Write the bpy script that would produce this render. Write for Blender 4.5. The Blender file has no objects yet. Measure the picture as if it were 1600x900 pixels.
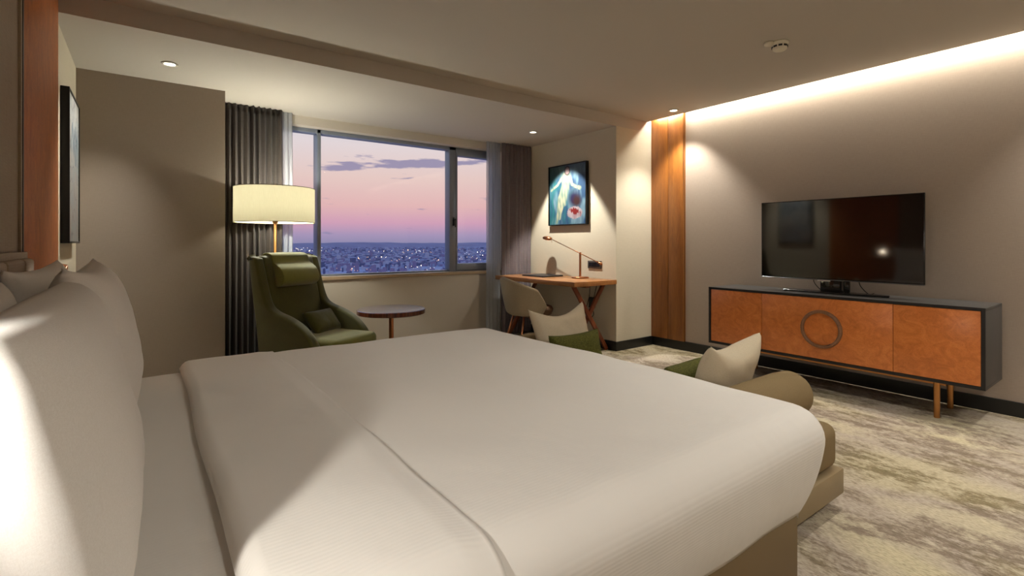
import bpy, bmesh, math, random
from mathutils import Vector, Matrix, noise
S = bpy.context.scene
C = S.collection
R = math.radians
PI = math.pi

# ------------------------------------------------------------------ camera
cd = bpy.data.cameras.new('camera'); cam = bpy.data.objects.new('camera', cd); C.objects.link(cam)
cam.location = (0, 0, 1.17); cam.rotation_euler = (R(90), 0, R(-36.35))
cd.sensor_width = 36; cd.lens = 778 / 1600 * 36; cd.shift_y = -70.5 / 1600
cd.clip_start = 0.02; cd.clip_end = 30000
S.camera = cam
S.view_settings.view_transform = 'Standard'; S.view_settings.look = 'None'
S.view_settings.gamma = 1; S.view_settings.use_curve_mapping = False
S.view_settings.exposure = 0.08
S.cycles.use_denoising = True
S.cycles.sample_clamp_indirect = 6
S.cycles.max_bounces = 10; S.cycles.diffuse_bounces = 6

# ------------------------------------------------------------------ node helpers
def srgb(r, g, b):
    f = lambda c: (c/255/12.92) if c/255 <= .04045 else ((c/255+.055)/1.055)**2.4
    return (f(r), f(g), f(b), 1)

class NT:
    def __init__(s, tree): s.t = tree; s.n = tree.nodes; s.l = tree.links
    def add(s, typ, ins=None, **kw):
        n = s.n.new(typ)
        for k, v in kw.items(): setattr(n, k, v)
        for k, v in (ins or {}).items():
            sock = n.inputs[k]
            if isinstance(v, bpy.types.NodeSocket): s.l.new(v, sock)
            else: sock.default_value = v
        return n
    def math(s, op, a, b=0.0, c=None):
        i = {0: a, 1: b}
        if c is not None: i[2] = c
        return s.add('ShaderNodeMath', i, operation=op).outputs[0]
    def ramp(s, fac, stops, interp='LINEAR'):
        n = s.add('ShaderNodeValToRGB', {0: fac}); r = n.color_ramp; r.interpolation = interp
        while len(r.elements) < len(stops): r.elements.new(0.5)
        for e, (p, c) in zip(r.elements, stops): e.position = p; e.color = c
        return n.outputs[0]
    def mix(s, fac, a, b, blend='MIX'):
        n = s.add('ShaderNodeMix', data_type='RGBA', blend_type=blend)
        for k, v in ((0, fac), (6, a), (7, b)):
            if isinstance(v, bpy.types.NodeSocket): s.l.new(v, n.inputs[k])
            else: n.inputs[k].default_value = v
        return n.outputs[2]

def newmat(name):
    m = bpy.data.materials.new(name); m.use_nodes = True
    nt = NT(m.node_tree); b = m.node_tree.nodes['Principled BSDF']
    return m, nt, b

def mapped(nt, scale=(1, 1, 1), coord='Object', rot=(0, 0, 0)):
    tc = nt.add('ShaderNodeTexCoord')
    return nt.add('ShaderNodeMapping', {0: tc.outputs[coord], 'Scale': scale, 'Rotation': rot}).outputs[0]

def plain(name, col, rough=.5, metal=0, bump=0, bscale=200, var=0, vscale=6, sheen=0, spec=.5, coat=0):
    m, nt, b = newmat(name)
    b.inputs['Base Color'].default_value = col
    b.inputs['Roughness'].default_value = rough; b.inputs['Metallic'].default_value = metal
    b.inputs['Specular IOR Level'].default_value = spec
    b.inputs['Sheen Weight'].default_value = sheen; b.inputs['Coat Weight'].default_value = coat
    v = mapped(nt)
    if var:
        n = nt.add('ShaderNodeTexNoise', {'Vector': v, 'Scale': vscale, 'Detail': 6}).outputs[0]
        a = tuple(max(0, c*(1-var)) for c in col[:3])+(1,); d = tuple(min(1, c*(1+var)) for c in col[:3])+(1,)
        nt.l.new(nt.ramp(n, [(.3, a), (.7, d)]), b.inputs['Base Color'])
    if bump:
        n = nt.add('ShaderNodeTexNoise', {'Vector': v, 'Scale': bscale, 'Detail': 3}).outputs[0]
        bp = nt.add('ShaderNodeBump', {'Height': n, 'Strength': bump, 'Distance': .002})
        nt.l.new(bp.outputs[0], b.inputs['Normal'])
    return m

def woven(name, c1, c2, rough=.85, s=500, strength=.3, vert=True, sheen=0, big=0.0, stretch=18):
    """woven cloth: crossed thread noise"""
    m, nt, b = newmat(name)
    v1 = mapped(nt, (s, s, s/stretch)); v2 = mapped(nt, (s/stretch, s/stretch, s))
    n1 = nt.add('ShaderNodeTexNoise', {'Vector': v1, 'Scale': 1, 'Detail': 2}).outputs[0]
    n2 = nt.add('ShaderNodeTexNoise', {'Vector': v2, 'Scale': 1, 'Detail': 2}).outputs[0]
    h = nt.math('ADD', nt.math('MULTIPLY', n1, .5), nt.math('MULTIPLY', n2, .5))
    col = nt.ramp(h, [(.38, c1), (.62, c2)])
    if big:
        nb = nt.add('ShaderNodeTexNoise', {'Vector': mapped(nt), 'Scale': 5, 'Detail': 5}).outputs[0]
        k = nt.ramp(nb, [(.3, (1-big, 1-big, 1-big, 1)), (.7, (1, 1, 1, 1))])
        col = nt.mix(1.0, col, k, 'MULTIPLY')
    nt.l.new(col, b.inputs['Base Color'])
    b.inputs['Roughness'].default_value = rough; b.inputs['Sheen Weight'].default_value = sheen
    b.inputs['Specular IOR Level'].default_value = .25
    bp = nt.add('ShaderNodeBump', {'Height': h, 'Strength': strength, 'Distance': .001})
    nt.l.new(bp.outputs[0], b.inputs['Normal'])
    return m

def wood(name, dark, mid, light, scale=(1, 1, 1), rough=.35, burl=False, coat=.2):
    m, nt, b = newmat(name)
    v = mapped(nt, scale)
    n = nt.add('ShaderNodeTexNoise', {'Vector': v, 'Scale': 3.0, 'Detail': 8, 'Roughness': .65, 'Distortion': 1.6 if burl else .4}).outputs[0]
    col = nt.ramp(n, [(.3, dark), (.5, mid), (.72, light)])
    if burl:
        vo = nt.add('ShaderNodeTexNoise', {'Vector': v, 'Scale': 22, 'Detail': 5, 'Distortion': 2.5}).outputs[0]
        k = nt.ramp(vo, [(.34, (.66, .58, .5, 1)), (.5, (1, 1, 1, 1))])
        col = nt.mix(.4, col, k, 'MULTIPLY')
    else:
        f = nt.add('ShaderNodeTexNoise', {'Vector': mapped(nt, tuple(c*9 for c in scale)), 'Scale': 3, 'Detail': 4}).outputs[0]
        col = nt.mix(.5, col, nt.ramp(f, [(.35, (.65, .62, .6, 1)), (.6, (1, 1, 1, 1))]), 'MULTIPLY')
    nt.l.new(col, b.inputs['Base Color'])
    b.inputs['Roughness'].default_value = rough; b.inputs['Coat Weight'].default_value = coat
    b.inputs['Coat Roughness'].default_value = .25
    return m

def emit(name, col, st):
    m, nt, b = newmat(name)
    b.inputs['Base Color'].default_value = (.02, .02, .02, 1)
    b.inputs['Emission Color'].default_value = col; b.inputs['Emission Strength'].default_value = st
    return m

# ------------------------------------------------------------------ world: dusk sky
W = bpy.data.worlds.new('dusk_sky'); S.world = W; W.use_nodes = True
nt = NT(W.node_tree); bg = W.node_tree.nodes['Background']
tc = nt.add('ShaderNodeTexCoord'); sp = nt.add('ShaderNodeSeparateXYZ', {0: tc.outputs['Generated']})
z = sp.outputs[2]
el = nt.math('DIVIDE', z, .3)
sky = nt.ramp(el, [(0, srgb(146, 140, 176)), (.05, srgb(168, 150, 186)), (.13, srgb(212, 162, 186)), (.24, srgb(230, 184, 184)),
                   (.42, srgb(234, 204, 198)), (.62, srgb(230, 216, 218)), (.8, srgb(206, 212, 226)), (1, srgb(164, 190, 228))])
# long flat cloud bank low over the horizon, with wisps
az = nt.math('ARCTAN2', sp.outputs[0], sp.outputs[1])
cv = nt.add('ShaderNodeCombineXYZ', {0: nt.math('MULTIPLY', az, 13.0), 1: nt.math('MULTIPLY', z, 85.0), 2: 3.7}).outputs[0]
cn = nt.add('ShaderNodeTexNoise', {'Vector': cv, 'Scale': 1.0, 'Detail': 7, 'Roughness': .55}).outputs[0]
dz = nt.math('SUBTRACT', z, nt.math('ADD', .149, nt.math('MULTIPLY', nt.math('SUBTRACT', az, .383), .06)))
band = nt.math('POWER', 2.718, nt.math('MULTIPLY', nt.math('MULTIPLY', dz, dz), -1/(2*.0070**2)))
da = nt.math('SUBTRACT', az, .45)
aband = nt.math('POWER', 2.718, nt.math('MULTIPLY', nt.math('POWER', nt.math('ABSOLUTE', da), 4.0), -1/(.22**4)))
cl = nt.math('ADD', nt.math('MULTIPLY', band, nt.math('MULTIPLY', aband, .47)), nt.math('MULTIPLY', nt.math('SUBTRACT', cn, .5), 1.55))
cm = nt.ramp(cl, [(.26, (0, 0, 0, 1)), (.40, (1, 1, 1, 1))])
sky = nt.mix(nt.math('MULTIPLY', nt.add('ShaderNodeSeparateColor', {0: cm}).outputs[0], .85), sky, srgb(142, 136, 172))
nt.l.new(sky, bg.inputs[0]); bg.inputs[1].default_value = .96

# ------------------------------------------------------------------ geometry helpers
def tagp(o, label=None, cat=None, group=None, kind=None):
    if label: o['label'] = label
    if cat: o['category'] = cat
    if group: o['group'] = group
    if kind: o['kind'] = kind
    return o

def thing(name, label, cat, loc=(0, 0, 0), rz=0, group=None):
    o = bpy.data.objects.new(name, None); C.objects.link(o); o.empty_display_size = .05
    o.location = loc; o.rotation_euler = (0, 0, rz)
    return tagp(o, label, cat, group)

def link(name, me, mat=None, parent=None, smooth=False, label=None):
    o = bpy.data.objects.new(name, me); C.objects.link(o)
    if mat: me.materials.append(mat)
    if parent: o.parent = parent
    if smooth:
        me.polygons.foreach_set('use_smooth', [True]*len(me.polygons))
        me.update()
    if label: o['label'] = label
    return o

class MB:
    def __init__(s): s.b = bmesh.new()
    def _merge(s, bm2, M=None):
        if M is not None: bmesh.ops.transform(bm2, matrix=M, verts=bm2.verts)
        me = bpy.data.meshes.new('t'); bm2.to_mesh(me); bm2.free(); s.b.from_mesh(me); bpy.data.meshes.remove(me)
        return s
    def box(s, lo, hi, bev=0, seg=2, M=None):
        q = bmesh.new(); bmesh.ops.create_cube(q, size=1)
        c = [(a+b)/2 for a, b in zip(lo, hi)]; d = [b-a for a, b in zip(lo, hi)]
        for v in q.verts: v.co = Vector([c[i]+v.co[i]*d[i] for i in range(3)])
        if bev: bmesh.ops.bevel(q, geom=list(q.edges), offset=bev, segments=seg, profile=.5, affect='EDGES')
        return s._merge(q, M)
    def bar(s, p, q, w, h, bev=0, up=(0, 0, 1)):
        p, q = Vector(p), Vector(q); d = q-p; L = d.length; z = d.normalized(); x = z.cross(Vector(up))
        if x.length < 1e-4: x = Vector((1, 0, 0))
        x.normalize(); y = z.cross(x)
        M = Matrix.Translation(p) @ Matrix((x, y, z)).transposed().to_4x4()
        return s.box((-w/2, -h/2, 0), (w/2, h/2, L), bev, 2, M)
    def tube(s, pts, r, n=14):
        pts = [Vector(p) for p in pts]; rs = r if isinstance(r, (list, tuple)) else [r]*len(pts)
        rings = []
        d0 = (pts[1]-pts[0]).normalized(); a = d0.cross(Vector((0, 0, 1)))
        if a.length < 1e-3: a = Vector((1, 0, 0))
        a.normalize()
        for i, p in enumerate(pts):
            d = (pts[min(i+1, len(pts)-1)]-pts[max(i-1, 0)]).normalized()
            a = (a-d*a.dot(d)).normalized(); bb = d.cross(a)
            rings.append([s.b.verts.new(p+rs[i]*(math.cos(2*PI*k/n)*a+math.sin(2*PI*k/n)*bb)) for k in range(n)])
        for A, B in zip(rings, rings[1:]):
            for k in range(n): s.b.faces.new((A[k], A[(k+1) % n], B[(k+1) % n], B[k]))
        s.b.faces.new(rings[0][::-1]); s.b.faces.new(rings[-1]); return s
    def lathe(s, prof, c=(0, 0, 0), n=40, M=None):
        q = bmesh.new(); rings = []
        for r, z in prof:
            if r < 1e-5: rings.append([q.verts.new((c[0], c[1], c[2]+z))])
            else: rings.append([q.verts.new((c[0]+r*math.cos(2*PI*k/n), c[1]+r*math.sin(2*PI*k/n), c[2]+z)) for k in range(n)])
        for A, B in zip(rings, rings[1:]):
            for k in range(n):
                if len(A) == 1 and len(B) == 1: continue
                if len(A) == 1: q.faces.new((A[0], B[(k+1) % n], B[k]))
                elif len(B) == 1: q.faces.new((A[k], A[(k+1) % n], B[0]))
                else: q.faces.new((A[k], A[(k+1) % n], B[(k+1) % n], B[k]))
        bmesh.ops.recalc_face_normals(q, faces=q.faces)
        return s._merge(q, M)
    def prism(s, poly, axis, a, b, bev=0, seg=3, M=None):
        """poly of 2-D points extruded along axis from a to b; axis 'x': (y,z), 'y': (x,z), 'z': (x,y)"""
        q = bmesh.new()
        def P(u, v, w): return {'x': (w, u, v), 'y': (u, w, v), 'z': (u, v, w)}[axis]
        A = [q.verts.new(P(u, v, a)) for u, v in poly]; B = [q.verts.new(P(u, v, b)) for u, v in poly]
        n = len(poly)
        for i in range(n): q.faces.new((A[i], A[(i+1) % n], B[(i+1) % n], B[i]))
        q.faces.new(A[::-1]); q.faces.new(B)
        bmesh.ops.recalc_face_normals(q, faces=q.faces)
        if bev:
            es = [e for e in q.edges if e.calc_length() > 0 and any(len(f.verts) > 4 for f in e.link_faces)]
            bmesh.ops.bevel(q, geom=es, offset=bev, segments=seg, profile=.5, affect='EDGES')
        return s._merge(q, M)
    def grid(s, f, nu, nv, closeu=False):
        V = [[s.b.verts.new(f(i/nu, j/nv)) for j in range(nv+1)] for i in range(nu+(0 if closeu else 1))]
        n = len(V)
        for i in range(nu):
            for j in range(nv):
                s.b.faces.new((V[i][j], V[(i+1) % n][j], V[(i+1) % n][j+1], V[i][j+1]))
        return s
    def build(s, name, mat, parent=None, smooth=False, label=None, auto=None, recalc=False):
        if recalc: bmesh.ops.recalc_face_normals(s.b, faces=s.b.faces)
        me = bpy.data.meshes.new(name); s.b.to_mesh(me); s.b.free()
        o = link(name, me, mat, parent, smooth or bool(auto), label)
        if auto: me.set_sharp_from_angle(angle=R(auto))
        return o

def catmull(pts, n=8, closed=False):
    P = [Vector(p) for p in pts]; out = []
    m = len(P); rng = range(m if closed else m-1)
    for i in rng:
        if closed: a, b, c, d = P[(i-1) % m], P[i], P[(i+1) % m], P[(i+2) % m]
        else: a, b, c, d = P[max(i-1, 0)], P[i], P[i+1], P[min(i+2, m-1)]
        for k in range(n):
            t = k/n
            out.append(.5*((2*b)+(-a+c)*t+(2*a-5*b+4*c-d)*t*t+(-a+3*b-3*c+d)*t**3))
    if not closed: out.append(P[-1])
    return out

def struct(name, mb, mat, **kw):
    o = mb.build(name, mat, **kw); o['kind'] = 'structure'; return o

def look(o, tgt):
    d = Vector(tgt)-Vector(o.location); o.rotation_euler = d.to_track_quat('-Z', 'Y').to_euler()

def spot(name, loc, tgt, watts, ang, blend=.6, col=(1, .82, .6), size=.03, parent=None):
    l = bpy.data.lights.new(name, 'SPOT'); l.energy = watts; l.spot_size = R(ang); l.spot_blend = blend
    l.color = col; l.shadow_soft_size = size
    o = bpy.data.objects.new(name, l); C.objects.link(o); o.location = loc; look(o, tgt)
    if parent: o.parent = parent; o.matrix_parent_inverse = Matrix.Translation(-Vector(parent.location))
    return o

# ------------------------------------------------------------------ materials
M_wall = woven('wallcovering_linen', srgb(164, 150, 137), srgb(173, 159, 146), .8, 700, .15, stretch=30)
M_wall_lit = woven('lit_wallcovering', srgb(198, 189, 168), srgb(206, 197, 177), .8, 700, .15, stretch=30)  # same linen as the right wall, with brighter lighting put into its colour
M_wall_grey = woven('wallcovering_taupe', srgb(150, 138, 126), srgb(157, 145, 133), .8, 700, .15, stretch=30)
M_paint = plain('painted_plaster', srgb(200, 192, 180), .85, bump=.05, bscale=300)
M_ceil = plain('ceiling_paint', srgb(190, 183, 172), .9, bump=.04, bscale=300)
M_base = plain('black_baseboard', srgb(22, 22, 21), .35)
M_black = plain('black_metal', srgb(18, 18, 18), .4, spec=.4)
M_plastic = plain('black_plastic', srgb(14, 14, 15), .25)
M_panel = wood('figured_brown_veneer', srgb(126, 74, 26), srgb(146, 88, 34), srgb(162, 102, 42), (6, 6, .5), .4)
M_panel_dark = wood('dark_figured_veneer', srgb(156, 84, 24), srgb(176, 98, 34), srgb(194, 114, 44), (6, 6, 3), .5, coat=0)
M_burl = wood('orange_burl_veneer', srgb(190, 106, 46), srgb(210, 122, 56), srgb(226, 140, 70), (3.2, 3.2, 3.8), .36, True)
M_desk = wood('desk_veneer', srgb(130, 84, 44), srgb(156, 104, 58), srgb(176, 122, 70), (4, .6, 4), .3)
M_walnut = wood('reddish_leg_wood', srgb(84, 38, 20), srgb(120, 60, 32), srgb(146, 80, 44), (3, 3, 1), .35)
M_handle = wood('brown_handle_wood', srgb(118, 82, 58), srgb(138, 98, 68), srgb(152, 112, 80), (3, 3, 3), .35)
M_rim = wood('dark_rosewood', srgb(60, 26, 14), srgb(104, 50, 28), srgb(140, 76, 44), (9, 9, .3), .2, coat=.6)
M_copper = plain('brushed_copper', srgb(196, 132, 92), .28, 1)
M_brass = plain('antique_brass', srgb(188, 134, 82), .32, 1)
M_greylac = plain('charcoal_lacquer', srgb(66, 65, 64), .38, spec=.5)
M_blacklac = plain('black_edge_lacquer', srgb(26, 24, 24), .4)
M_green = woven('green_velvet', srgb(70, 70, 20), srgb(92, 92, 32), .75, 700, .2, sheen=.5, big=.3, stretch=3)
M_green_l = woven('light_green_velvet', srgb(106, 108, 42), srgb(130, 132, 58), .75, 700, .2, sheen=.5, big=.2, stretch=3)
M_greencush = woven('green_woven_cushion', srgb(56, 58, 18), srgb(96, 96, 40), .8, 260, .6, stretch=2)
M_beigecush = woven('beige_linen_cushion', srgb(186, 173, 148), srgb(204, 191, 167), .9, 1300, .2, stretch=6)
M_bench = woven('olive_brown_weave', srgb(116, 98, 68), srgb(138, 119, 87), .9, 1100, .5, stretch=2)
M_leather = plain('tan_leatherette', srgb(138, 120, 90), .5, bump=.1, bscale=400)
M_basebed = plain('brown_leatherette_base', srgb(112, 92, 60), .55, bump=.1, bscale=400)
M_chair = woven('oatmeal_tweed', srgb(138, 126, 104), srgb(176, 162, 138), .9, 700, .5, stretch=2)
M_seatbr = woven('brown_seat_cloth', srgb(84, 62, 44), srgb(106, 80, 58), .9, 700, .4, stretch=2)
M_white = plain('white_plastic', srgb(225, 222, 214), .4)
M_detector = plain('cream_plastic', srgb(226, 220, 200), .5)
M_headboard = woven('satin_champagne_cloth', srgb(138, 120, 98), srgb(156, 138, 116), .5, 500, .2, stretch=40)
M_alu = plain('dark_window_aluminium', srgb(126, 134, 148), .35, .3)
M_sill = plain('stone_sill', srgb(176, 154, 126), .4, var=.08)
M_pillow = woven('white_pillow_cotton', srgb(224, 220, 214), srgb(232, 229, 224), .85, 900, .12, big=.02, stretch=4)
M_screen = plain('tv_glass', (.007, .005, .005, 1), .06, spec=1.0)

def curtain_mat(name, c1, c2, rough, sheen):
    m = woven(name, c1, c2, rough, 500, .15, sheen=sheen, stretch=30); return m
M_curt = curtain_mat('taupe_satin_curtain', srgb(58, 52, 50), srgb(72, 66, 62), .33, .05)
M_curt2 = curtain_mat('mauve_grey_curtain', srgb(104, 95, 98), srgb(120, 110, 113), .5, .1)

def sheer_mat():
    m, nt, b = newmat('sheer_voile')
    t = nt.add('ShaderNodeBsdfTransparent'); d = nt.add('ShaderNodeBsdfDiffuse', {0: (.62, .65, .68, 1)})
    tr = nt.add('ShaderNodeBsdfTranslucent', {0: (.62, .65, .68, 1)})
    a = nt.add('ShaderNodeMixShader', {0: .5, 1: d.outputs[0], 2: tr.outputs[0]})
    c = nt.add('ShaderNodeMixShader', {0: .72, 1: t.outputs[0], 2: a.outputs[0]})
    nt.l.new(c.outputs[0], nt.n['Material Output'].inputs[0]); return m
M_sheer = sheer_mat()

def glass_mat():
    m, nt, b = newmat('window_glass')
    t = nt.add('ShaderNodeBsdfTransparent', {0: (.97, .98, .98, 1)}); g = nt.add('ShaderNodeBsdfGlossy', {'Roughness': 0.0})
    fr = nt.add('ShaderNodeFresnel', {'IOR': 1.45})
    c = nt.add('ShaderNodeMixShader', {0: fr.outputs[0], 1: t.outputs[0], 2: g.outputs[0]})
    nt.l.new(c.outputs[0], nt.n['Material Output'].inputs[0]); return m
M_glass = glass_mat()

def shade_mat():
    m, nt, b = newmat('cream_lamp_shade')
    v = mapped(nt, (400, 400, 20)); n = nt.add('ShaderNodeTexNoise', {'Vector': v, 'Scale': 1}).outputs[0]
    col = nt.ramp(n, [(.2, srgb(228, 220, 184)), (.8, srgb(238, 231, 198))])
    d = nt.add('ShaderNodeBsdfDiffuse', {0: col}); tr = nt.add('ShaderNodeBsdfTranslucent', {0: col})
    a = nt.add('ShaderNodeMixShader', {0: .095, 1: d.outputs[0], 2: tr.outputs[0]})
    nt.l.new(a.outputs[0], nt.n['Material Output'].inputs[0]); return m
M_shade = shade_mat()

def duvet_mat():
    m, nt, b = newmat('white_ribbed_duvet')
    b.inputs['Base Color'].default_value = srgb(226, 222, 216); b.inputs['Roughness'].default_value = .8
    b.inputs['Specular IOR Level'].default_value = .2; b.inputs['Sheen Weight'].default_value = .1
    tc = nt.add('ShaderNodeTexCoord'); sp = nt.add('ShaderNodeSeparateXYZ', {0: tc.outputs['Object']})
    k = nt.math('SUBTRACT', sp.outputs[1], sp.outputs[2])
    sn = nt.math('SINE', nt.math('MULTIPLY', k, 2*PI/.011))
    nz = nt.add('ShaderNodeTexNoise', {'Vector': tc.outputs['Object'], 'Scale': 3.5, 'Detail': 3}).outputs[0]
    b1 = nt.add('ShaderNodeBump', {'Height': sn, 'Strength': .22, 'Distance': .0005})
    b2 = nt.add('ShaderNodeBump', {'Height': nz, 'Strength': .35, 'Distance': .02, 'Normal': b1.outputs[0]})
    nt.l.new(b2.outputs[0], b.inputs['Normal']); return m
M_duvet = duvet_mat()

def carpet_mat():
    m, nt, b = newmat('distressed_carpet')
    v = mapped(nt, (1.7, 1.0, 1), rot=(0, 0, R(-14)))
    n1 = nt.add('ShaderNodeTexNoise', {'Vector': v, 'Scale': 2.0, 'Detail': 10, 'Roughness': .72, 'Distortion': .25}).outputs[0]
    v2 = mapped(nt, (2.6, 1.2, 1), rot=(0, 0, R(-14)))
    n2 = nt.add('ShaderNodeTexNoise', {'Vector': v2, 'Scale': 6.0, 'Detail': 10, 'Roughness': .82}).outputs[0]
    n3 = nt.add('ShaderNodeTexNoise', {'Vector': v, 'Scale': .9, 'Detail': 3}).outputs[0]
    base = nt.ramp(n3, [(.38, srgb(192, 181, 154)), (.52, srgb(183, 171, 157)), (.65, srgb(200, 190, 160))])
    dark = nt.ramp(n3, [(.4, srgb(112, 99, 68)), (.6, srgb(126, 111, 101))])
    k1 = nt.ramp(n1, [(.46, (0, 0, 0, 1)), (.54, (1, 1, 1, 1))])
    k2 = nt.ramp(n2, [(.42, (0, 0, 0, 1)), (.52, (1, 1, 1, 1))])
    kk = nt.mix(1, k1, k2, 'MULTIPLY')
    kf = nt.add('ShaderNodeSeparateColor', {0: kk}).outputs[0]
    c = nt.mix(nt.math('MULTIPLY', kf, .8), base, dark)
    hl = nt.ramp(n2, [(.28, (1, 1, 1, 1)), (.42, (0, 0, 0, 1))])
    c = nt.mix(nt.math('MULTIPLY', nt.add('ShaderNodeSeparateColor', {0: hl}).outputs[0], .4), c, srgb(222, 213, 184))
    gr_ = nt.add('ShaderNodeTexNoise', {'Vector': mapped(nt, (170, 45, 1), rot=(0, 0, R(-14))), 'Scale': 1, 'Detail': 3}).outputs[0]
    c = nt.mix(1.0, c, nt.ramp(gr_, [(.34, (.66, .64, .62, 1)), (.58, (1.0, 1.0, 1.0, 1))]), 'MULTIPLY')
    nt.l.new(c, b.inputs['Base Color']); b.inputs['Roughness'].default_value = .95
    b.inputs['Specular IOR Level'].default_value = .1
    t = nt.add('ShaderNodeTexNoise', {'Vector': mapped(nt, (260, 260, 260)), 'Scale': 1, 'Detail': 2}).outputs[0]
    bp = nt.add('ShaderNodeBump', {'Height': t, 'Strength': .7, 'Distance': .004})
    nt.l.new(bp.outputs[0], b.inputs['Normal']); return m
M_carpet = carpet_mat()


# ------------------------------------------------------------------ room shell
XL, XR, YB, YC, XA, YW = -.405, 4.72, -1.7, 3.67, 4.10, 5.24
ZC, ZA = 2.553, 2.435
XG, YG = .534, 4.76
struct('floor', MB().box((XL-.1, YB-.1, -.1), (XR+.1, YW+.3, 0)), M_carpet)
struct('ceiling', MB().box((XL-.1, YB-.1, ZC), (4.62, YC, ZC+.05)), M_ceil)
struct('ceiling_alcove', MB().box((XL-.1, YC, ZA), (XR+.1, YW+.4, ZC+.35)), M_ceil)
# light cove: slot above the wall beside the ceiling edge
struct('ceiling_cove', MB().box((4.60, YB-.1, ZC+.20), (XR+.1, YC, ZC+.25)).box((4.55, YB-.1, ZC+.05), (4.60, YC, ZC+.25)), M_ceil)
struct('wall_right', MB().box((XR, YB-.1, 0), (XR+.12, YC, ZC+.2)), M_wall)
struct('wall_column', MB().box((XA, YC, 0), (XR+.12, YW+.3, ZA)), M_wall_lit)
struct('wall_left', MB().box((XL-.12, YB-.1, 0), (XL, YG+.1, ZC)), M_wall_lit)
struct('wall_back', MB().box((XL-.1, YB-.12, 0), (XR+.12, YB, ZC+.2)), M_wall)
struct('wall_pier', MB().box((XL-.12, YG, 0), (XG, YW+.4, ZA)), M_wall_grey)
# window wall: parapet, lintel, and the flanks behind the curtains
WX0, WX1, WZ0, WZ1 = 1.02, 3.70, .82, 2.345
struct('wall_window', MB().box((XG, YW+.01, 0), (3.35, YW+.25, .785)).box((3.35, YW+.06, 0), (XA, YW+.25, .785))
       .box((XG, YW, WZ1), (XA, YW+.25, ZA)).box((XG, YW+.01, .785), (WX0, YW+.25, WZ1)).box((WX1, YW+.01, .785), (XA, YW+.25, WZ1)), M_paint)
struct('trim_1', MB().box((WX0, YW-.012, .785), (WX1, YW+.13, .822), .006), M_sill)
# baseboards
struct('baseboard_right', MB().box((XR-.015, YB, 0), (XR, YC, .1), .002), M_base)
struct('baseboard_column', MB().box((XA-.015, YC-.015, 0), (XR-.015, YC, .1), .002), M_base)
struct('baseboard_alcove', MB().box((XA-.015, YC, 0), (XA, YW, .1), .002), M_base)
struct('baseboard_left', MB().box((XL, YC, 0), (XL+.015, YG, .1), .002), M_base)
struct('baseboard_pier', MB().box((XL+.015, YG-.015, 0), (XG+.015, YG, .1), .002).box((XG, YG, 0), (XG+.015, YW, .1)), M_base)

# window with frame, panes and handle
win = thing('window_1', None, None, (0, 0, 0)); win['kind'] = 'structure'
FY0, FY1 = 5.34, 5.46
fr = MB()
fr.box((WX0, FY0+.03, WZ0), (WX1, FY1, WZ0+.018), .002).box((WX0, FY0, 2.305), (WX1, FY1, WZ1), .003)
fr.box((WX0, FY0, WZ0), (WX0+.03, FY1, WZ1), .003).box((WX1-.04, FY0, WZ0), (WX1, FY1, WZ1), .003)
fr.box((1.43, FY0, WZ0), (1.467, FY1+.03, WZ1), .003).box((2.985, FY0, WZ0), (3.075, FY1, WZ1), .004)
fr.build('window_frame', M_alu, win, auto=40)
sa = MB()
sx0, sx1 = 3.075, WX1-.04
sa.box((sx0, FY0-.005, WZ0+.01), (sx1, FY1-.03, .915), .004).box((sx0, FY0-.005, 2.245), (sx1, FY1-.03, 2.32), .004)
sa.box((sx0, FY0-.005, .9), (sx0+.02, FY1-.03, 2.26), .004).box((sx1-.05, FY0-.005, .9), (sx1, FY1-.03, 2.26), .004)
sa.build('window_sash', M_alu, win, auto=40)
MB().box((3.03, FY0-.02, 1.38), (3.052, FY0, 1.48), .004).box((3.033, FY0-.05, 1.45), (3.049, FY0-.012, 1.466), .003).box((3.033, FY0-.055, 1.36), (3.049, FY0-.042, 1.466), .004).build('window_handle', M_black, win, auto=40)
for x0, x1 in ((WX0+.03, 1.43), (1.467, 2.985), (sx0+.02, sx1-.05)):
    z0, z1 = (.838, 2.305) if x1 < 3.1 else (.915, 2.245)
    link('window_pane', (lambda me: (me.from_pydata([(x0, 5.43, z0), (x1, 5.43, z0), (x1, 5.43, z1), (x0, 5.43, z1)], [], [(0, 1, 2, 3)]), me)[1])(bpy.data.meshes.new('window_pane')), M_glass, win)

# wood wall panels
struct('trim_2', MB().box((XR-.03, 3.245, .1), (XR, 3.435, ZC+.16), .002).box((XR-.03, 3.441, .1), (XR, YC-.002, ZC+.16), .002)
       .box((XR-.022, 3.40, .1), (XR, 3.5, ZC+.16)), M_panel, auto=40)
struct('trim_3', MB().box((XR-.033, 3.236, .1), (XR, 3.245, ZC+.16)), M_brass)
struct('trim_4', MB().box((XL, 2.70, 0), (XL+.02, YC-.002, ZC), .002), M_panel_dark, auto=40)
struct('trim_5', MB().box((XL, 2.685, 0), (XL+.022, 2.70, ZC)), M_blacklac)
struct('trim_6', MB().box((XL, .85, 1.13), (XL+.012, 2.655, ZC), .002).box((XL, 2.655, 1.0), (XL+.02, 2.685, ZC), .002), M_headboard, auto=40)
struct('trim_7', MB().box((XL, -.15, 0), (XL+.02, .84, ZC), .002), M_panel_dark, auto=40)

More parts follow.
